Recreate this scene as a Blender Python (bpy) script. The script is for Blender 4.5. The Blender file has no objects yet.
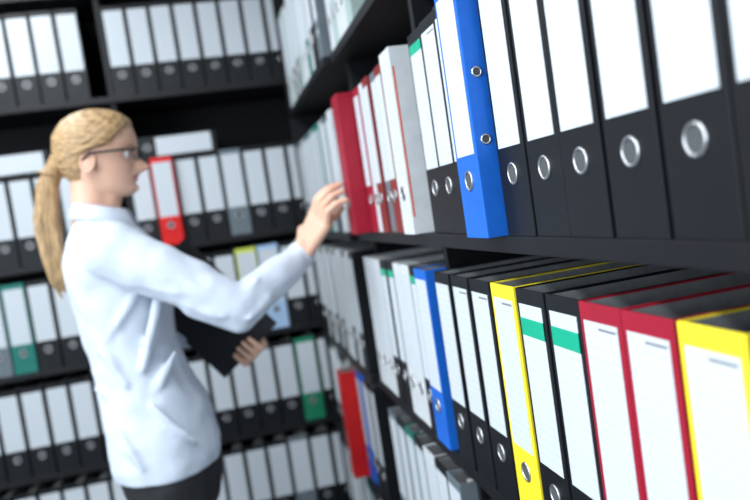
import bpy, bmesh, math, random
from mathutils import Vector, Matrix
random.seed(7)
scene = bpy.context.scene
scene.view_settings.view_transform = 'Standard'
scene.view_settings.look = 'None'
scene.view_settings.exposure = 0.0
COL = scene.collection

# ------------------------------------------------------------------ materials
def mat(name, color, rough=0.5, metal=0.0, bump=0.0, bscale=200, var=0.0, vscale=8, spec=0.5, emis=None, stretch=None, sss=0, bdist=0.002):
    m = bpy.data.materials.new(name); m.use_nodes = True
    nt = m.node_tree; b = nt.nodes['Principled BSDF']
    b.inputs['Base Color'].default_value = (*color, 1)
    b.inputs['Roughness'].default_value = rough
    b.inputs['Metallic'].default_value = metal
    b.inputs['Specular IOR Level'].default_value = spec
    if sss:
        b.inputs['Subsurface Weight'].default_value = sss
        b.inputs['Subsurface Radius'].default_value = (0.02, 0.008, 0.004)
        b.inputs['Subsurface Scale'].default_value = 0.5
    if emis:
        b.inputs['Emission Color'].default_value = (*emis[0], 1)
        b.inputs['Emission Strength'].default_value = emis[1]
    tc = nt.nodes.new('ShaderNodeTexCoord')
    mp = nt.nodes.new('ShaderNodeMapping')
    nt.links.new(tc.outputs['Object'], mp.inputs[0])
    if stretch: mp.inputs['Scale'].default_value = stretch
    if var > 0:
        n = nt.nodes.new('ShaderNodeTexNoise'); n.inputs['Scale'].default_value = vscale
        n.inputs['Detail'].default_value = 4
        nt.links.new(mp.outputs[0], n.inputs['Vector'])
        r = nt.nodes.new('ShaderNodeValToRGB')
        r.color_ramp.elements[0].position = 0.3; r.color_ramp.elements[1].position = 0.7
        r.color_ramp.elements[0].color = (*[c * (1 - var) for c in color], 1)
        r.color_ramp.elements[1].color = (*[min(1, c * (1 + var)) for c in color], 1)
        nt.links.new(n.outputs['Fac'], r.inputs[0]); nt.links.new(r.outputs[0], b.inputs['Base Color'])
    if bump > 0:
        n2 = nt.nodes.new('ShaderNodeTexNoise'); n2.inputs['Scale'].default_value = bscale
        nt.links.new(mp.outputs[0], n2.inputs['Vector'])
        bp = nt.nodes.new('ShaderNodeBump'); bp.inputs['Strength'].default_value = bump
        bp.inputs['Distance'].default_value = bdist
        nt.links.new(n2.outputs['Fac'], bp.inputs['Height']); nt.links.new(bp.outputs[0], b.inputs['Normal'])
    return m

def label_mat():
    m = bpy.data.materials.new('label_paper'); m.use_nodes = True
    nt = m.node_tree; b = nt.nodes['Principled BSDF']; b.inputs['Roughness'].default_value = 0.6
    tc = nt.nodes.new('ShaderNodeTexCoord'); sp = nt.nodes.new('ShaderNodeSeparateXYZ')
    nt.links.new(tc.outputs['Object'], sp.inputs[0])
    mu = nt.nodes.new('ShaderNodeMath'); mu.operation = 'MULTIPLY'; mu.inputs[1].default_value = 95
    fr = nt.nodes.new('ShaderNodeMath'); fr.operation = 'FRACT'
    lt = nt.nodes.new('ShaderNodeMath'); lt.operation = 'LESS_THAN'; lt.inputs[1].default_value = 0.08
    mx = nt.nodes.new('ShaderNodeMix'); mx.data_type = 'RGBA'
    mx.inputs[6].default_value = (0.56, 0.60, 0.635, 1); mx.inputs[7].default_value = (0.47, 0.51, 0.555, 1)
    nt.links.new(sp.outputs['Z'], mu.inputs[0]); nt.links.new(mu.outputs[0], fr.inputs[0])
    nt.links.new(fr.outputs[0], lt.inputs[0]); nt.links.new(lt.outputs[0], mx.inputs[0])
    nt.links.new(mx.outputs[2], b.inputs['Base Color'])
    return m

COLORS = {
 'black': (0.005, 0.006, 0.008), 'blue': (0.008, 0.12, 0.54), 'red': (0.31, 0.008, 0.026),
 'brightred': (0.66, 0.010, 0.010), 'yellow': (0.86, 0.69, 0.03), 'white': (0.60, 0.63, 0.65),
 'teal': (0.01, 0.16, 0.13), 'green': (0.01, 0.20, 0.10), 'grey': (0.13, 0.16, 0.18), 'lightgrey': (0.36, 0.46, 0.44),
 'lightblue': (0.35, 0.50, 0.70), 'lime': (0.55, 0.62, 0.10), 'darkred': (0.20, 0.02, 0.02)}
M_COL = {k: mat('binder_' + k, v, 0.45, bump=0.10, bscale=600, var=0.08, vscale=30, spec=0.33) for k, v in COLORS.items()}
M_LABEL = label_mat()
M_METAL = mat('nickel_ring', (0.55, 0.55, 0.56), 0.35, 1.0, bump=0.02)
M_HOLE = mat('finger_hole_shade', (0.075, 0.08, 0.085), 0.8, var=0.1, spec=.2)  # dark grey stands in for the shade inside uncut holes
M_PAPER = mat('paper_stack', (0.62, 0.62, 0.60), 0.8, var=0.15, vscale=300, stretch=(1, 8, .1))
M_LINER = mat('inner_liner', (0.20, 0.21, 0.22), 0.7, var=0.15, vscale=60)
M_GREEN = mat('stripe_green', (0.0, 0.36, 0.21), 0.5, var=0.03)
M_RED = mat('print_red', (0.72, 0.10, 0.04), 0.5, var=0.03)
M_GREY = mat('print_grey', (0.2, 0.2, 0.22), 0.5, var=0.05)
M_SHELF = mat('shelf_black_laminate', (0.005, 0.005, 0.007), 0.5, bump=0.05, bscale=300, var=0.1, spec=.35)
M_SHELFB = mat('shelf_back_panel', (0.004, 0.004, 0.006), 0.75, var=0.1, spec=.3)

# ------------------------------------------------------------------ mesh helpers
def merge(bm, t):
    me = bpy.data.meshes.new('tmp'); t.to_mesh(me); bm.from_mesh(me); bpy.data.meshes.remove(me); t.free()

def box(bm, x0, x1, y0, y1, z0, z1, mi=0, bev=0.0, mtx=None):
    t = bmesh.new(); bmesh.ops.create_cube(t, size=1)
    for v in t.verts:
        v.co = Vector(((x0 + x1) / 2 + v.co.x * (x1 - x0), (y0 + y1) / 2 + v.co.y * (y1 - y0), (z0 + z1) / 2 + v.co.z * (z1 - z0)))
    if bev: bmesh.ops.bevel(t, geom=t.edges[:], offset=bev, segments=2, profile=0.6, affect='EDGES')
    if mtx: t.transform(mtx)
    for f in t.faces: f.material_index = mi
    merge(bm, t)

def torus(bm, M, R, r, mi, seg=28, rs=8, smooth=True):
    t = bmesh.new(); vs = []
    for i in range(seg):
        a = 2 * math.pi * i / seg; row = []
        for j in range(rs):
            b = 2 * math.pi * j / rs
            row.append(t.verts.new(((R + r * math.cos(b)) * math.cos(a), (R + r * math.cos(b)) * math.sin(a), r * math.sin(b))))
        vs.append(row)
    for i in range(seg):
        for j in range(rs):
            f = t.faces.new((vs[i][j], vs[(i + 1) % seg][j], vs[(i + 1) % seg][(j + 1) % rs], vs[i][(j + 1) % rs]))
            f.material_index = mi; f.smooth = smooth
    t.transform(M); merge(bm, t)

def disc(bm, M, R, mi, seg=24):
    t = bmesh.new(); bmesh.ops.create_circle(t, cap_ends=True, radius=R, segments=seg)
    for f in t.faces: f.material_index = mi
    t.transform(M); merge(bm, t)

def obj(name, bm, mats, parent=None, smooth=False, loc=None):
    me = bpy.data.meshes.new(name)
    bmesh.ops.recalc_face_normals(bm, faces=bm.faces[:])
    bm.to_mesh(me); bm.free()
    for m in mats: me.materials.append(m)
    if smooth:
        for p in me.polygons: p.use_smooth = True
    o = bpy.data.objects.new(name, me); COL.objects.link(o)
    if parent: o.parent = parent
    if loc: o.location = loc
    return o

def empty(name, loc=(0, 0, 0)):
    e = bpy.data.objects.new(name, None); e.empty_display_size = 0.1; COL.objects.link(e); e.location = loc
    return e

# ------------------------------------------------------------------ ring binder
BH = 0.318
_cache = {}
def binder_mesh(color, style='std', w=0.076):
    key = (color, style, w)
    if key in _cache: return _cache[key]
    bm = bmesh.new(); h = w / 2; c = 0.0024; D = 0.285
    box(bm, 0, 0.003, -h, h, 0, BH, 0, 0.0011)              # spine
    box(bm, 0.0015, D, -h, -h + c, 0, BH, 0, 0.0008)         # covers
    box(bm, 0.0015, D, h - c, h, 0, BH, 0, 0.0008)
    box(bm, 0.0032, 0.0040, -h + c, h - c, 0.002, BH - 0.002, 5) # liners
    box(bm, 0.006, D - 0.003, -h + c, -h + c + 0.0006, 0.002, BH - 0.002, 5)
    box(bm, 0.006, D - 0.003, h - c - 0.0006, h - c, 0.002, BH - 0.002, 5)
    pw = random.uniform(0.35, 0.8) * (w - 0.012)
    box(bm, 0.03, 0.243, -h + 0.006, -h + 0.006 + pw, 0.008, 0.303, 4)  # paper
    box(bm, 0.05, 0.20, h - c - 0.004, h - c - 0.0006, 0.12, 0.24, 3)    # lever mechanism plate
    Mr = Matrix.Translation((-0.0003, 0, 0.072)) @ Matrix.Rotation(math.radians(90), 4, 'Y')
    torus(bm, Mr, 0.0116, 0.0017, 3)
    disc(bm, Matrix.Translation((-0.0004, 0, 0.072)) @ Matrix.Rotation(math.radians(90), 4, 'Y'), 0.0113, 2)  # no hole is cut; a flat disc paints its dark inside
    lw = h - 0.0075 if style != 'wide' else h - 0.005
    if style == 'none':
        pass
    else:
        z0, z1 = 0.103, 0.300
        box(bm, -0.0006, 0.0002, -lw, lw, z0, z1, 1)
        if style == 'green':
            box(bm, -0.0009, 0.0, -lw, lw, 0.262, 0.283, 6)
        if style == 'greentop':
            box(bm, -0.0009, 0.0, -lw, lw, 0.285, 0.300, 6)
        if style == 'redside':
            box(bm, 0.0030, 0.0062, -h - 0.0003, -h + .0002, 0.03, 0.285, 7)
        if style == 'std':
            box(bm, -0.0008, 0.0, -lw + 0.003, lw * 0.1, 0.2925, 0.2950, 8)
    if style == 'blue':
        for z in (0.118, 0.198):
            M2 = Matrix.Translation((0.014, -h - 0.0003, z)) @ Matrix.Rotation(math.radians(90), 4, 'X')
            torus(bm, M2, 0.0055, 0.0014, 3, 20, 6)
            disc(bm, M2, 0.005, 2, 16)  # painted dark inside of the side hole, also uncut
    me = bpy.data.meshes.new('ring_binder_%s_%s' % (color, style))
    bmesh.ops.recalc_face_normals(bm, faces=bm.faces[:])
    bm.to_mesh(me); bm.free()
    for m in (M_COL[color], M_LABEL, M_HOLE, M_METAL, M_PAPER, M_LINER, M_GREEN, M_RED, M_GREY): me.materials.append(m)
    _cache[key] = me
    return me

def binder(name, color, style, loc, face='X', parent=None, w=0.076, tilt=0.0):
    o = bpy.data.objects.new(name, binder_mesh(color, style, w)); COL.objects.link(o)
    o.location = loc
    if face == 'Y': o.rotation_euler = (0, 0, math.radians(90))
    if face == 'flatY': o.rotation_euler = Matrix(((0, 0, 1), (1, 0, 0), (0, 1, 0))).to_euler()
    if tilt: o.rotation_euler.x += tilt
    if parent: o.parent = parent
    return o

# ------------------------------------------------------------------ room
CAMH = 1.36
M_WALL = mat('wall_paint', (0.38, 0.41, 0.45), 0.85, bump=0.1, bscale=120, var=0.03)
M_FLOOR = mat('floor_linoleum', (0.12, 0.13, 0.14), 0.45, bump=0.05, var=0.15, vscale=20)
M_CEIL = mat('ceiling_paint', (0.50, 0.52, 0.55), 0.9, bump=0.1, var=0.02)
M_TRIM = mat('trim_white', (0.7, 0.7, 0.7), 0.5, var=0.02)
XL, XR, YF, YB, ZC = -2.6, 0.70, -2.4, 3.09, 2.62
def room_box(name, a, m):
    bm = bmesh.new(); box(bm, *a, 0); return obj(name, bm, [m])
room_box('floor', (XL - .1, XR + .1, YF - .1, YB + .1, -0.08, 0), M_FLOOR)
room_box('ceiling', (XL - .1, XR + .1, YF - .1, YB + .1, ZC, ZC + .08), M_CEIL)
room_box('wall_back', (XL - .1, XR + .1, YB, YB + .1, 0, ZC), M_WALL)
room_box('wall_right', (XR, XR + .1, YF, YB, 0, ZC), M_WALL)
room_box('wall_front', (XL - .1, XR + .1, YF - .1, YF, 0, ZC), M_WALL)
bm = bmesh.new()   # left wall with window opening
wy0, wy1, wz0, wz1 = -1.7, 1.4, 0.9, 2.35
box(bm, XL - .1, XL, YF, wy0, 0, ZC); box(bm, XL - .1, XL, wy1, YB, 0, ZC)
box(bm, XL - .1, XL, wy0, wy1, 0, wz0); box(bm, XL - .1, XL, wy0, wy1, wz1, ZC)
obj('wall_left', bm, [M_WALL])
bm = bmesh.new()
for y in (wy0, (2 * wy0 + wy1) / 3, (wy0 + 2 * wy1) / 3, wy1 - .05): box(bm, XL - .07, XL - .02, y, y + .05, wz0, wz1, 0, .004)
box(bm, XL - .07, XL - .02, wy0, wy1, wz0, wz0 + .05, 0, .004); box(bm, XL - .07, XL - .02, wy0, wy1, wz1 - .05, wz1, 0, .004)
obj('window_1', bm, [M_TRIM])
room_box('baseboard_left', (XL, XL + .015, YF, YB, 0, .08), M_TRIM)
room_box('baseboard_front', (XL + .015, XR, YF, YF + .015, 0, .08), M_TRIM)

# ------------------------------------------------------------------ shelving
T = 0.022
def shelf_x(name, x0, x1, y0, y1, levels, ups, top):
    bm = bmesh.new()
    for z in levels + [top]: box(bm, x0, x1, y0, y1, z - T, z, 0, 0.0015)
    for y, rec in ups: box(bm, x0 + rec, x1, y, y + 0.018, 0, top, 0, 0.001)
    box(bm, x1 - 0.006, x1, y0, y1, 0, top, 1)
    box(bm, x0 + .03, x0 + .045, y0, y1, 0, levels[-1] - T, 0)
    return obj(name, bm, [M_SHELF, M_SHELFB])
XS = 0.333
R_L = [1.745, 1.300, 0.918, 0.538, 0.158]
F_L = [1.745, 1.300, 0.930, 0.570, 0.200]
B_L = [1.880, 1.325, 0.955, 0.585, 0.215]
shelf_x('bookshelf', XS, 0.695, -0.62, 1.795, R_L, [(-0.62, 0), (1.160, .03), (1.777, .04)], 2.30)
XF = 0.315
shelf_x('bookshelf.001', XF, 0.695, 1.800, 2.690, F_L, [(1.800, .06), (2.672, 0)], 2.30)
YS = 2.72
bm = bmesh.new()
for z in B_L + [2.26]: box(bm, -2.1, 0.69, YS, YS + .34, z - T, z, 0, .0015)
for x in (-2.1, -1.205, -0.31 + 0.0, 0.67): box(bm, x - .0, x + .018, YS + (.02 if x > -2 and x < .6 else 0), YS + .34, 0, 2.26, 0, .001)
box(bm, -2.1, .69, YS + .334, YS + .34, 0, 2.26, 1)
box(bm, -2.1, .69, YS + .04, YS + .055, 0, .2, 0)
obj('bookshelf.002', bm, [M_SHELF, M_SHELFB])

# upper row near (spine plane XS)
zt = 1.300
ys = [0.45 - 0.08 * k for k in (3, 2, 1)] + [0.45, 0.531, 0.612, 0.691, 0.770]
for yy in ys: binder('black_ring_binder', 'black', 'std', (XS + random.uniform(-.001, .002), yy, zt))
binder('blue_ring_binder', 'blue', 'blue', (XS - 0.024, 0.852, zt))
for k, yy in enumerate((0.934, 1.014, 1.094)):
    binder('black_ring_binder', 'black', ('std', 'std', 'greentop')[k], (XS + .003 * k, yy, zt))
binder('white_ring_binder', 'white', 'redside', (XS - 0.015, 1.215, zt), w=.068)
g = empty('ring_binders')
for col, st, yy, off, w_ in (('white', 'wide', 1.280, .0, .055), ('darkred', 'wide', 1.338, .0, .055), ('grey', 'wide', 1.395, .004, .052), ('darkred', 'wide', 1.450, -.002, .052), ('white', 'wide', 1.504, .002, .050), ('red', 'wide', 1.560, 0, .055)):
    binder('binder', col, st, (XS + off, yy, zt), parent=g, w=w_)
binder('red_ring_binder', 'red', 'none', (0.296, 1.632, zt), w=.070)
binder('black_ring_binder', 'black', 'wide', (XS, 1.724, zt))

# lower row near
zl = 0.918
lower = [(0.30, 'black', 'std'), (0.379, 'red', 'std'), (0.460, 'yellow', 'std'), (0.540, 'red', 'std'), (0.618, 'red', 'std'), (0.697, 'black', 'green'), (0.777, 'black', 'green'),
         (0.860, 'yellow', 'std'), (0.942, 'black', 'std'), (1.028, 'black', 'std'), (1.112, 'black', 'wide'), (1.222, 'blue', 'wide')]
for i, (yy, c, s) in enumerate(lower):
    binder(c + '_ring_binder', c, s, (XS + (-.006 if c == 'blue' else random.uniform(-.001, .002)), yy, zl))
g = empty('ring_binders')
yy = 1.295
while yy < 1.77:
    c, s = random.choice([('black', 'wide'), ('black', 'greentop'), ('white', 'wide'), ('black', 'wide')])
    binder('binder', c, s, (XS + random.uniform(0, .003), yy, zl), parent=g, w=.060); yy += 0.063
# third and bottom rows near
for z in (0.538, 0.158):
    g = empty('ring_binders'); yy = -0.2
    while yy < 1.75:
        if abs(yy - 1.169) < 0.05: yy = 1.222
        c, s = random.choice([('black', 'wide'), ('black', 'std'), ('white', 'wide'), ('black', 'wide'), ('grey', 'wide'), ('blue', 'wide') if yy > 1 else ('black', 'std'), ('teal', 'std')])
        binder('binder', c, s, (XS + random.uniform(0, .004), yy, z), parent=g); yy += 0.079
# rest of the near shelf, toward and behind the camera
for z in (1.300, 0.918):
    g = empty('ring_binders'); yy = 0.13 if z > 1 else 0.22
    while yy > -0.55:
        binder('binder', random.choice(['black', 'black', 'black', 'red', 'blue']), 'std', (XS, yy, z), parent=g); yy -= 0.08
# top row
g = empty('ring_binders')
yy = 1.748
for i, (c, s) in enumerate([('white', 'wide'), ('lightgrey', 'wide'), ('white', 'wide'), ('white', 'wide'), ('lightgrey', 'none')]):
    binder('binder', c, s, (XS + .004, yy, 1.745), parent=g, w=.055); yy -= .0565
# far bay
far = {1.745: ['grey', 'black', 'white', 'teal', 'white', 'white', 'lightgrey', 'grey', 'white', 'black', 'white', 'lightgrey', 'white'],
       1.300: ['white', 'black', 'grey', 'white', 'teal', 'teal', 'lightgrey', 'grey', 'teal', 'grey', 'white', 'grey', 'grey'],
       0.930: ['black', 'white', 'black', 'white', 'white', 'black', 'white', 'black', 'white', 'black', 'white', 'black', 'black'],
       0.570: ['black', 'black', 'blue', 'blue', 'brightred', 'green', 'white', 'black', 'black', 'grey', 'white', 'black', 'black'],
       0.200: ['black', 'black', 'white', 'black', 'black', 'teal', 'white', 'black', 'black', 'grey', 'white', 'black', 'black']}
for z, cs in far.items():
    g = empty('ring_binders')
    for i, c in enumerate(cs):
        binder('binder', c, 'none' if c == 'brightred' else 'wide', (XF + (-.045 if c == 'brightred' else random.uniform(0, .006)), 1.852 + i * .0615, z), parent=g, w=.060)
# back wall rows
special = {1.325: {-0.195: 'brightred'}, 0.955: {0.045: 'lime', 0.125: 'lightblue', -0.70: 'teal'}, 0.585: {0.205: 'green'}}
for z in B_L:
    g = empty('ring_binders'); x = -2.03
    while x < 0.64:
        for px in (-1.205, -0.31, 0.67):
            if x - .042 < px + .018 and x + .042 > px: x = px + .018 + .042
        if x > .63: break
        c = 'black'; s = 'wide'; off = random.uniform(0, .006)
        for k, v in special.get(z, {}).items():
            if abs(x - k) < 0.0405: c = v; off = -.02 if v == 'brightred' else 0
        if c == 'black':
            if random.random() > .93: c = 'grey'
        binder('binder', c, s, (x, YS + off, z), 'Y', parent=g)
        x += 0.082
for x in (-0.28, -0.86):
    binder('lying_ring_binder', 'black', 'wide', (x, YS + .0, 1.325 + BH + .002 + .038), 'flatY')

# ------------------------------------------------------------------ woman
W = empty('woman', (0, 0, 0))
M_SKIN = mat('skin', (0.76, 0.46, 0.33), 0.5, bump=0.05, bscale=300, var=0.04, vscale=14, sss=0.15)
M_LIP = mat('lips', (0.60, 0.20, 0.18), 0.4, var=0.03)
M_HAIR = mat('blonde_hair', (0.42, 0.265, 0.125), 0.40, bump=0.9, bscale=90, var=0.5, vscale=90, stretch=(3, 3, .35), bdist=.004)
M_HAIRC = mat('blonde_hair_combed', (0.44, 0.28, 0.135), 0.40, bump=0.9, bscale=90, var=0.5, vscale=90, stretch=(.35, 1.6, 3), bdist=.004)
M_SHIRT = mat('shirt_cotton', (0.62, 0.68, 0.775), 0.9, bump=0.35, bscale=9, var=0.01, bdist=.010, stretch=(1.6, 1.6, .7), spec=.2)
M_PANTS = mat('trousers_black', (0.012, 0.012, 0.015), 0.8, bump=0.2, bscale=60, var=0.1)
M_SHOE = mat('shoe_leather', (0.02, 0.015, 0.012), 0.35, var=0.1)
M_GLASS = mat('glasses_frame', (0.01, 0.01, 0.012), 0.3, var=0.1)
M_EYE = mat('eye_white', (0.8, 0.8, 0.78), 0.2, var=0.02)
M_IRIS = mat('iris', (0.05, 0.08, 0.12), 0.2, var=0.2)
M_FOLD = mat('folder_black', (0.008, 0.008, 0.010), 0.45, bump=0.1, var=0.1)

def capsule(bm, p0, r0, p1, r1, seg=20):
    p0, p1 = Vector(p0), Vector(p1); d = p1 - p0; L = d.length; q = d.to_track_quat('Z', 'Y')
    t = bmesh.new(); rings = []
    n = 6
    prof = [(-r0 * math.cos(a), r0 * math.sin(a)) for a in [math.pi / 2 * i / n for i in range(1, n + 1)]]
    prof += [(L + r1 * math.sin(a), r1 * math.cos(a)) for a in [math.pi / 2 * i / n for i in range(0, n)]]
    bot = t.verts.new((0, 0, -r0)); top = t.verts.new((0, 0, L + r1))
    for z, r in prof:
        rings.append([t.verts.new((r * math.cos(2 * math.pi * i / seg), r * math.sin(2 * math.pi * i / seg), z)) for i in range(seg)])
    for a, b in zip(rings[:-1], rings[1:]):
        for i in range(seg): t.faces.new((a[i], a[(i + 1) % seg], b[(i + 1) % seg], b[i]))
    for i in range(seg):
        t.faces.new((bot, rings[0][(i + 1) % seg], rings[0][i])); t.faces.new((top, rings[-1][i], rings[-1][(i + 1) % seg]))
    t.transform(Matrix.Translation(p0) @ q.to_matrix().to_4x4()); merge(bm, t)

def chain(bm, pts, rs, seg=16):
    for i in range(len(pts) - 1): capsule(bm, pts[i], rs[i], pts[i + 1], rs[i + 1], seg)

def loft(bm, secs, seg=40, ex=2.3):
    t = bmesh.new(); rings = []
    for (z, cx, cy, ax, ay) in secs:
        r = []
        for i in range(seg):
            a = 2 * math.pi * i / seg; c, s = math.cos(a), math.sin(a)
            r.append(t.verts.new((cx + ax * math.copysign(abs(c) ** (2 / ex), c), cy + ay * math.copysign(abs(s) ** (2 / ex), s), z)))
        rings.append(r)
    for a, b in zip(rings[:-1], rings[1:]):
        for i in range(seg): t.faces.new((a[i], a[(i + 1) % seg], b[(i + 1) % seg], b[i]))
    t.faces.new(rings[0][::-1]); t.faces.new(rings[-1]); merge(bm, t)

def remeshed(name, bm, m, voxel, it=6, disp=None):
    o = obj(name, bm, [m], W, True)
    r = o.modifiers.new('remesh', 'REMESH'); r.mode = 'VOXEL'; r.voxel_size = voxel; r.use_smooth_shade = True
    s = o.modifiers.new('smooth', 'SMOOTH'); s.iterations = it; s.factor = 0.6
    if disp:
        tx = bpy.data.textures.new(name + '_folds', 'CLOUDS'); tx.noise_scale = disp[1]; tx.noise_depth = 1
        d = o.modifiers.new('folds', 'DISPLACE'); d.texture = tx; d.strength = disp[0]; d.mid_level = 0.5; d.texture_coords = 'LOCAL'
    return o

CY = 1.78
bm = bmesh.new()
loft(bm, [(.828, -.205, CY, .122, .176), (.86, -.205, CY, .128, .179), (.95, -.212, CY, .122, .166), (1.05, -.230, CY, .105, .147),
          (1.12, -.242, CY, .098, .137), (1.20, -.243, CY, .106, .146), (1.27, -.243, CY, .115, .155), (1.33, -.250, CY, .107, .163),
          (1.375, -.258, CY, .086, .150), (1.405, -.264, CY, .066, .105), (1.430, -.264, CY, .053, .062)])
SH = (-.232, 1.642, 1.345); EL = (.012, 1.590, 1.185); WR = (.163, 1.688, 1.262)
chain(bm, [(-.25, 1.72, 1.365), SH, (-.10, 1.615, 1.260), EL, (.08, 1.632, 1.215), WR], [.055, .065, .058, .048, .045, .034])
chain(bm, [(-.25, 1.84, 1.365), (-.235, 1.915, 1.345), (-.22, 2.01, 1.12), (-.05, 1.955, 1.085)], [.055, .062, .050, .036])
capsule(bm, (-.07, 1.605, 1.215), .044, (.01, 1.592, 1.165), .038)
# folds: ridges radiating from the armpit / along the sleeve and the waist
for a, b, rr in (((-.19, 1.588, 1.27), (-.02, 1.557, 1.225), .012), ((-.15, 1.580, 1.31), (.0, 1.551, 1.20), .011), ((.03, 1.550, 1.16), (.12, 1.627, 1.24), .011), ((-.02, 1.552, 1.175), (.06, 1.580, 1.235), .010), ((-.12, 1.575, 1.23), (.02, 1.560, 1.155), .010),
                 ((-.15, 1.64, 1.24), (-.21, 1.635, 1.08), .013), ((-.31, 1.67, 1.20), (-.25, 1.634, 1.05), .013), ((-.32, 1.67, 1.05), (-.17, 1.628, .93), .013), ((-.19, 1.63, 1.26), (-.30, 1.66, 1.13), .012),
                 ((-.14, 1.66, 1.10), (-.22, 1.635, 1.0), .013), ((-.28, 1.628, .96), (-.24, 1.605, .87), .010), ((-.20, 1.612, 1.0), (-.12, 1.625, .90), .010)):
    m_ = (Vector(a) + Vector(b)) / 2 + Vector((0, -.006, -.006)); chain(bm, [a, m_, b], [rr * .6, rr, rr * .6], 10)
remeshed('shirt', bm, M_SHIRT, 0.0055, 4, (0.014, 0.075))
# collar (folded, open at the front), cuff
bm = bmesh.new()
N = 48; rows = [[], [], [], []]
for j in range(N + 1):
    a = math.radians(22 + (360 - 44) * j / N); c, s = math.cos(a), math.sin(a)
    fr = max(0, c)
    zc = 1.462 - .030 * (1 + c) / 2
    cx = -.260
    for k, (rx, ry, z) in enumerate(((.052, .056, zc - .022), (.054, .058, zc + .004), (.060, .064, zc + .002), (.074 + .012 * fr, .082, zc - .030 - .026 * fr ** 3))):
        rows[k].append(bm.verts.new((cx + rx * c, CY + ry * s, z)))
for k in range(3):
    for j in range(N): bm.faces.new((rows[k][j], rows[k][j + 1], rows[k + 1][j + 1], rows[k + 1][j]))
o = obj('collar', bm, [M_SHIRT], W, True)
so = o.modifiers.new('s', 'SOLIDIFY'); so.thickness = .003; so.offset = 0
bm = bmesh.new()
d = (Vector(WR) - Vector((.08, 1.632, 1.215))).normalized()
torus(bm, Matrix.Translation(Vector(WR) + d * .016) @ d.to_track_quat('Z', 'Y').to_matrix().to_4x4() @ Matrix.Diagonal((1, 1, 4, 1)), .030, .0045, 0)
obj('cuff', bm, [M_SHIRT], W, True)

# trousers
bm = bmesh.new()
loft(bm, [(.74, -.200, CY, .105, .165), (.80, -.200, CY, .116, .170), (.90, -.203, CY, .110, .156), (1.0, -.21, CY, .093, .130)])
for s, fx in ((-1, .02), (1, -.04)):
    chain(bm, [(-.20, CY + s * .085, .80), (-.19 + fx, CY + s * .088, .47), (-.225 + fx, CY + s * .09, .10)], [.090, .062, .045])
remeshed('trousers', bm, M_PANTS, 0.010, 5, (0.012, 0.06))
for s, fx in ((-1, .02), (1, -.04)):
    bm = bmesh.new()
    chain(bm, [(-.245 + fx, CY + s * .09, .045), (-.14 + fx, CY + s * .095, .038), (-.05 + fx, CY + s * .10, .030)], [.036, .038, .030])
    box(bm, -.28 + fx, -.02 + fx, CY + s * .095 - .036, CY + s * .095 + .036, 0.0, .014, 0, .005)
    obj('shoe_left' if s > 0 else 'shoe_right', bm, [M_SHOE], W, True)

# head
def interp(tab, z):
    # Catmull-Rom style smooth interpolation
    n = len(tab)
    if z <= tab[0][0]: return tab[0][1]
    if z >= tab[-1][0]: return tab[-1][1]
    for i in range(n - 1):
        if z <= tab[i + 1][0]:
            a, va = tab[i]; b, vb = tab[i + 1]; h = b - a; k = (z - a) / h
            m0 = (vb - tab[i - 1][1]) / (b - tab[i - 1][0]) if i > 0 else (vb - va) / h
            m1 = (tab[i + 2][1] - va) / (tab[i + 2][0] - a) if i + 2 < n else (vb - va) / h
            return (2 * k ** 3 - 3 * k * k + 1) * va + (k ** 3 - 2 * k * k + k) * h * m0 + (-2 * k ** 3 + 3 * k * k) * vb + (k ** 3 - k * k) * h * m1
AF = [(0, .052), (.006, .070), (.016, .081), (.024, .080), (.031, .0755), (.037, .081), (.0405, .082), (.043, .0785), (.046, .0845), (.050, .084), (.055, .078), (.062, .078), (.075, .080), (.088, .077), (.096, .079), (.106, .086), (.125, .089), (.15, .085), (.17, .075), (.186, .058), (.197, .036), (.204, 0.004)]
AFS = [(0, .048), (.010, .064), (.025, .073), (.05, .077), (.08, .079), (.11, .084), (.13, .087), (.15, .085), (.17, .075), (.186, .058), (.197, .036), (.204, 0.004)]
AB = [(0, .01), (.02, .035), (.04, .062), (.06, .078), (.08, .087), (.12, .093), (.15, .088), (.175, .070), (.19, .05), (.20, .025), (.204, .004)]
WD = [(0, .020), (.008, .032), (.025, .046), (.05, .057), (.08, .066), (.11, .0715), (.14, .071), (.165, .062), (.183, .048), (.195, .030), (.202, .012), (.204, .003)]
NS = [(.050, 0), (.054, .014), (.059, .028), (.065, .034), (.072, .030), (.082, .019), (.092, .009), (.104, .001), (.11, 0)]
def head_pt(th, z, off=0.0, feat=True):
    c, s = math.cos(th), math.sin(th)
    y = (interp(WD, z) + off) * math.copysign(abs(s) ** .92, s)
    if c > 0:
        k = math.exp(-(y / .026) ** 2) if feat else 0
        a = interp(AF, z) * k + interp(AFS, z) * (1 - k)
    else: a = interp(AB, z)
    x = (a + off) * math.copysign(abs(c) ** .92, c)
    if feat and c > 0:
        sg = .0085 + .0045 * max(0, min(1, (.075 - z) / .02))
        ns = interp(NS, z) if .05 < z < .11 else 0
        x += max(0, ns) * math.exp(-(y / sg) ** 2)
        x -= .009 * math.exp(-((abs(y) - .031) / .014) ** 2 - ((z - .097) / .011) ** 2)
        x += .003 * math.exp(-((abs(y) - .038) / .014) ** 2 - ((z - .072) / .016) ** 2)
    return Vector((x, y, z))
HEAD = empty('head'); HEAD.parent = W
HEAD.location = (-.249, CY, 1.468); HEAD.rotation_euler = (0, math.radians(3), math.radians(-4)); HEAD.scale = (.98, .98, .98)
bm = bmesh.new(); NZ, NA = 100, 144; rows = []
for i in range(NZ + 1):
    z = .204 * i / NZ
    rows.append([bm.verts.new(head_pt(2 * math.pi * j / NA, z)) for j in range(NA)])
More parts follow.
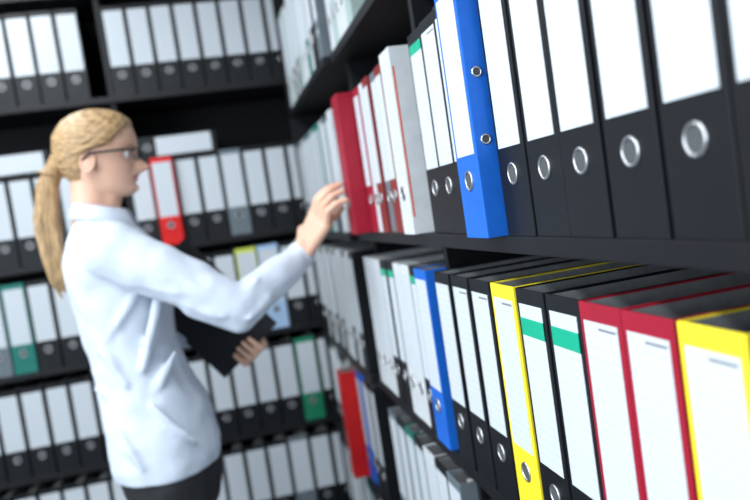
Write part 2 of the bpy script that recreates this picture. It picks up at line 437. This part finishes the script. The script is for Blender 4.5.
for i in range(NZ):
    for j in range(NA):
        f = bm.faces.new((rows[i][j], rows[i][(j + 1) % NA], rows[i + 1][(j + 1) % NA], rows[i + 1][j]))
        c = f.calc_center_median()
        if c.x > .06 and abs(c.y) < .023 and abs(c.z - .0430) < .0070 * (1 - (abs(c.y) / .025) ** 2): f.material_index = 1
bm.faces.new(rows[0][::-1]); bm.faces.new(rows[-1])
o = obj('face', bm, [M_SKIN, M_LIP], HEAD, True)
s = o.modifiers.new('s', 'SMOOTH'); s.iterations = 2; s.factor = .5
bm = bmesh.new()
capsule(bm, (-.030, 0, -.07), .050, (-.025, 0, .055), .047, 28)
capsule(bm, (-.005, 0, -.03), .036, (.015, 0, .018), .030, 28)
o = obj('neck', bm, [M_SKIN], HEAD, True)
r = o.modifiers.new('r', 'REMESH'); r.mode = 'VOXEL'; r.voxel_size = .004; r.use_smooth_shade = True
s = o.modifiers.new('s', 'SMOOTH'); s.iterations = 8
for sgn in (-1, 1):
    bm = bmesh.new()
    Me = Matrix.Translation((-.012, sgn * .073, .082)) @ Matrix.Rotation(math.radians(90 + sgn * 12), 4, 'X') @ Matrix.Rotation(math.radians(-8), 4, 'Z') @ Matrix.Diagonal((.62, 1.0, .8, 1))
    torus(bm, Me, .023, .0055, 0, 28, 10)
    t = bmesh.new(); bmesh.ops.create_uvsphere(t, u_segments=16, v_segments=10, radius=.021); t.transform(Me @ Matrix.Diagonal((1, 1, .25, 1))); merge(bm, t)
    obj('ear', bm, [M_SKIN], HEAD, True)
    bm = bmesh.new(); bmesh.ops.create_uvsphere(bm, u_segments=20, v_segments=14, radius=.012)
    bm.transform(Matrix.Translation((.0635, sgn * .030, .097)))
    for f in bm.faces:
        c = f.calc_center_median() - Vector((.0635, sgn * .030, .097)); f.material_index = 1 if c.x > .0098 else 0
    obj('eye', bm, [M_EYE, M_IRIS], HEAD, True)
    bm = bmesh.new(); chain(bm, [(.0835, sgn * .016, .113), (.080, sgn * .031, .117), (.069, sgn * .046, .113)], [.0018, .0024, .0014], 8)
    obj('eyebrow', bm, [M_HAIR], HEAD, True)
# glasses
bm = bmesh.new()
for sgn in (-1, 1):
    pts = [(.094, sgn * .013, .106), (.087, sgn * .048, .108), (.085, sgn * .051, .097), (.088, sgn * .042, .083), (.093, sgn * .020, .084), (.095, sgn * .013, .094)]
    pts.append(pts[0]); chain(bm, pts, [.0018] * 7, 8)
    chain(bm, [(.086, sgn * .050, .105), (.066, sgn * .072, .104), (-.005, sgn * .079, .101), (-.022, sgn * .078, .087)], [.0026, .0030, .0026, .002], 8)
chain(bm, [(.094, -.013, .102), (.100, 0, .105), (.094, .013, .102)], [.0017] * 3, 8)
obj('glasses', bm, [M_GLASS], HEAD, True)
# hair: combed-back cap built of grooved locks
def hairline(th):
    a = abs((th + math.pi) % (2 * math.pi) - math.pi)
    return interp([(0, .168), (.4, .164), (.8, .146), (1.1, .124), (1.35, .113), (1.6, .108), (1.8, .085), (2.0, .055), (2.4, .036), (3.15, .030)], a)
bm = bmesh.new(); NZ2 = 48; NH = 192; rows = []
for i in range(NZ2 + 1):
    row = []
    for j in range(NH):
        th = 2 * math.pi * j / NH; h = hairline(th); k = i / NZ2
        z = h + (.2038 - h) * k
        gr = math.sin(22 * (z * 9 + .35 * math.cos(th) * 2)) + .6 * math.sin(47 * (z * 8 - .3 * math.cos(th) * 2) + 1.3)
        off = -.001 + .012 * (1 - math.exp(-k * 9)) + .0008 * gr * (1 if k < .97 else 0)
        p = head_pt(th, z, off, False); p.z += .007 * k
        row.append(bm.verts.new(p))
    rows.append(row)
for i in range(NZ2):
    for j in range(NH): bm.faces.new((rows[i][j], rows[i][(j + 1) % NH], rows[i + 1][(j + 1) % NH], rows[i + 1][j]))
bm.faces.new(rows[-1])
obj('hair', bm, [M_HAIRC], HEAD, True)
bm = bmesh.new()
PT = [(-.080, 0, .105), (-.108, .0, .076), (-.126, 0, .035), (-.136, 0, -.035), (-.132, 0, -.105), (-.122, 0, -.150), (-.112, 0, -.185)]
PR = [.040, .028, .034, .038, .034, .024, .006]
chain(bm, PT, [r * .75 for r in PR], 20)
for k in range(13):
    a = k * 2.4; rad = .021 if k % 2 else .014; dx, dy = rad * math.cos(a), rad * 1.2 * math.sin(a)
    chain(bm, [(p[0] + dx * (i / 3 if i < 3 else 1) * (1 if i < 6 else .4) + .003 * math.sin(i * 1.7 + k), p[1] + dy * (i / 3 if i < 3 else 1) * (1 if i < 6 else .4), p[2] - (k % 4) * .007 * i / 3) for i, p in enumerate(PT)], [r * .36 for r in PR], 10)
o = obj('ponytail', bm, [M_HAIR], HEAD, True)
r = o.modifiers.new('r', 'REMESH'); r.mode = 'VOXEL'; r.voxel_size = .003; r.use_smooth_shade = True
s = o.modifiers.new('s', 'SMOOTH'); s.iterations = 2
bm = bmesh.new()
for sgn in (-1, 1):
    for q, (zz, xx) in enumerate(((.125, .045), (.145, .04), (.165, .02), (.185, 0), (.112, .0), (.075, -.05))):
        pts = []
        for i in range(9):
            k = i / 8; z = zz + (.085 - zz) * k ** 1.3; x0 = xx + (-.100 - xx) * k
            a = interp(AFS, z) if x0 > 0 else interp(AB, z); cc = min(1, abs(x0) / (a + .013)); y = (interp(WD, z) + .0075) * math.sqrt(max(0, 1 - cc * cc)); pts.append((x0, sgn * y, z + .006 * (zz > .15) * (1 - k)))
        chain(bm, pts, [.002, .0045, .005, .0055, .0055, .0055, .0055, .005, .005], 8)
o = obj('hair_strands', bm, [M_HAIRC], HEAD, True)
r = o.modifiers.new('r', 'REMESH'); r.mode = 'VOXEL'; r.voxel_size = .0025; r.use_smooth_shade = True
s = o.modifiers.new('s', 'SMOOTH'); s.iterations = 3
bm = bmesh.new(); torus(bm, Matrix.Translation((-.114, 0, .068)) @ Vector((-.3, 0, -1)).to_track_quat('Z', 'Y').to_matrix().to_4x4(), .027, .004, 0)
obj('hair_band', bm, [M_HAIR], HEAD, True)

# right hand on the red binder
wr = Vector((.176, 1.692, 1.272)); K = Vector((.230, 1.675, 1.345)); dd = (K - wr).normalized()
w0 = Vector((0, 1, 0)); w0 = (w0 - w0.dot(dd) * dd).normalized(); b0 = dd.cross(w0).normalized()
al = math.radians(38); ww = w0 * math.cos(al) + b0 * math.sin(al); bb = b0 * math.cos(al) - w0 * math.sin(al)
bm = bmesh.new()
chain(bm, [wr - dd * .05, wr, wr + dd * .015], [.026, .024, .025], 20)
for o_ in (-.028, -.010, .010, .028):
    capsule(bm, wr + dd * .012 + ww * o_ * .6, .015, K + ww * o_, .0125, 14)
tips = [(.030, Vector((.2865, 1.676, 1.420)), 1), (.011, Vector((.2860, 1.655, 1.418)), 1), (-.009, Vector((.2860, 1.632, 1.402)), 1), (-.028, Vector((.2865, 1.611, 1.380)), .85)]
for o_, tp, sc in tips:
    k = K + ww * o_; v = tp - k; bulge = bb * .017 + Vector((-.3, 0, .3)) * .012
    chain(bm, [k, k + v * .42 + bulge, k + v * .76 + bulge * .8, tp], [.0105, .0095, .0085, .0070], 12)
tb = wr + dd * .025 + ww * .026
chain(bm, [tb - ww * .01, tb + ww * .022 - bb * .012 + dd * .02, Vector((.268, 1.706, 1.345)), Vector((.287, 1.700, 1.363))], [.015, .0125, .0105, .0085], 12)
remeshed('hand_right', bm, M_SKIN, 0.0028, 3)

# folder held in the left hand
R_ = Vector((.10, 1.82, 1.10)); e1 = Vector((-.19, .04, .245)); e2 = Vector((-.15, .11, -.12))
e1n = e1.normalized(); e2n = (e2 - e2.dot(e1n) * e1n).normalized(); nn = e1n.cross(e2n).normalized()
if nn.y > 0: nn = -nn
Mf = Matrix((e2n, nn, e1n)).transposed().to_4x4(); Mf.translation = R_
bm = bmesh.new()
box(bm, 0, .225, .004, .0065, 0, .315, 0, .001, Mf); box(bm, 0, .225, -.0065, -.004, 0, .315, 0, .001, Mf)
box(bm, .219, .2265, -.006, .006, 0, .315, 0, .001, Mf)
box(bm, .006, .216, -.0038, .0038, .006, .305, 1, 0, Mf)
obj('folder', bm, [M_FOLD, M_PAPER], W)
Mh = R_ + e2n * .11; oo = -e1n
bm = bmesh.new()
lw_ = Vector((-.035, 1.950, 1.085)); pc = Mh - nn * .026 - oo * .035
chain(bm, [lw_ + Vector((-.03, .01, 0)), lw_, pc], [.025, .024, .020], 18)
for i, o_ in enumerate((-.033, -.011, .011, .033)):
    b_ = Mh + e2n * o_
    capsule(bm, pc + e2n * o_ * .6, .014, b_ - nn * .020 - oo * .004, .011, 12)
    L = (.9, 1.05, 1.0, .8)[i]
    chain(bm, [b_ - nn * .020 - oo * .004, b_ + oo * .013 - nn * .010, b_ + oo * .013 + nn * .012, b_ + nn * .0155 - oo * .026 * L], [.0105, .0098, .0090, .0072], 12)
chain(bm, [pc - e2n * .02, pc - e2n * .045 + oo * .01, Mh - e2n * .062 - nn * .017 - oo * .02], [.014, .012, .009], 12)
remeshed('hand_left', bm, M_SKIN, 0.0028, 3)

# ------------------------------------------------------------------ lights
def area(name, loc, rot, sx, sy, e, col=(1, 1, 1)):
    l = bpy.data.lights.new(name, 'AREA'); l.shape = 'RECTANGLE'; l.size = sx; l.size_y = sy; l.energy = e; l.color = col
    o = bpy.data.objects.new(name, l); COL.objects.link(o); o.location = loc; o.rotation_euler = rot
    return o
area('window_light', (XL + .03, (wy0 + wy1) / 2, (wz0 + wz1) / 2), (0, math.radians(-90), 0), 1.4, wy1 - wy0 - .1, 98, (.85, .935, 1))
M_EM = mat('light_diffuser', (.9, .9, .9), .5, emis=((.9, .96, 1), 3.0))
for i, (x, yy, e) in enumerate(((-.75, .5, 30), (-.75, 2.0, 14), (-.75, -1.2, 26))):
    bm = bmesh.new(); box(bm, x - .16, x + .16, yy - .62, yy + .62, ZC - .06, ZC, 0, .004); box(bm, x - .145, x + .145, yy - .6, yy + .6, ZC - .064, ZC - .059, 1)
    obj('ceiling_light', bm, [M_TRIM, M_EM])
    area('ceiling_lamp', (x, yy, ZC - .08), (0, 0, 0), .28, 1.2, e, (.93, .975, 1))
w = bpy.data.worlds.new('world'); scene.world = w; w.use_nodes = True
bg = w.node_tree.nodes['Background']; bg.inputs[0].default_value = (.75, .85, 1, 1); bg.inputs[1].default_value = 1.0

# ------------------------------------------------------------------ camera
cam = bpy.data.cameras.new('camera'); co = bpy.data.objects.new('camera', cam); COL.objects.link(co)
cam.sensor_width = 36; cam.lens = 720 / 750 * 36; cam.clip_start = .02
yaw, pitch, roll = math.atan(150 / 720), math.atan(44.7 / 720), math.radians(8.5)
fw = Vector((math.sin(yaw) * math.cos(pitch), math.cos(yaw) * math.cos(pitch), -math.sin(pitch)))
r0 = Vector((math.cos(yaw), -math.sin(yaw), 0)); u0 = r0.cross(fw)
r = r0 * math.cos(roll) - u0 * math.sin(roll); u = r0 * math.sin(roll) + u0 * math.cos(roll)
Mc = Matrix((r, u, -fw)).transposed().to_4x4(); Mc.translation = (0, 0, CAMH)
co.matrix_world = Mc
cam.dof.use_dof = True; cam.dof.focus_distance = .86; cam.dof.aperture_fstop = 3.2
scene.camera = co
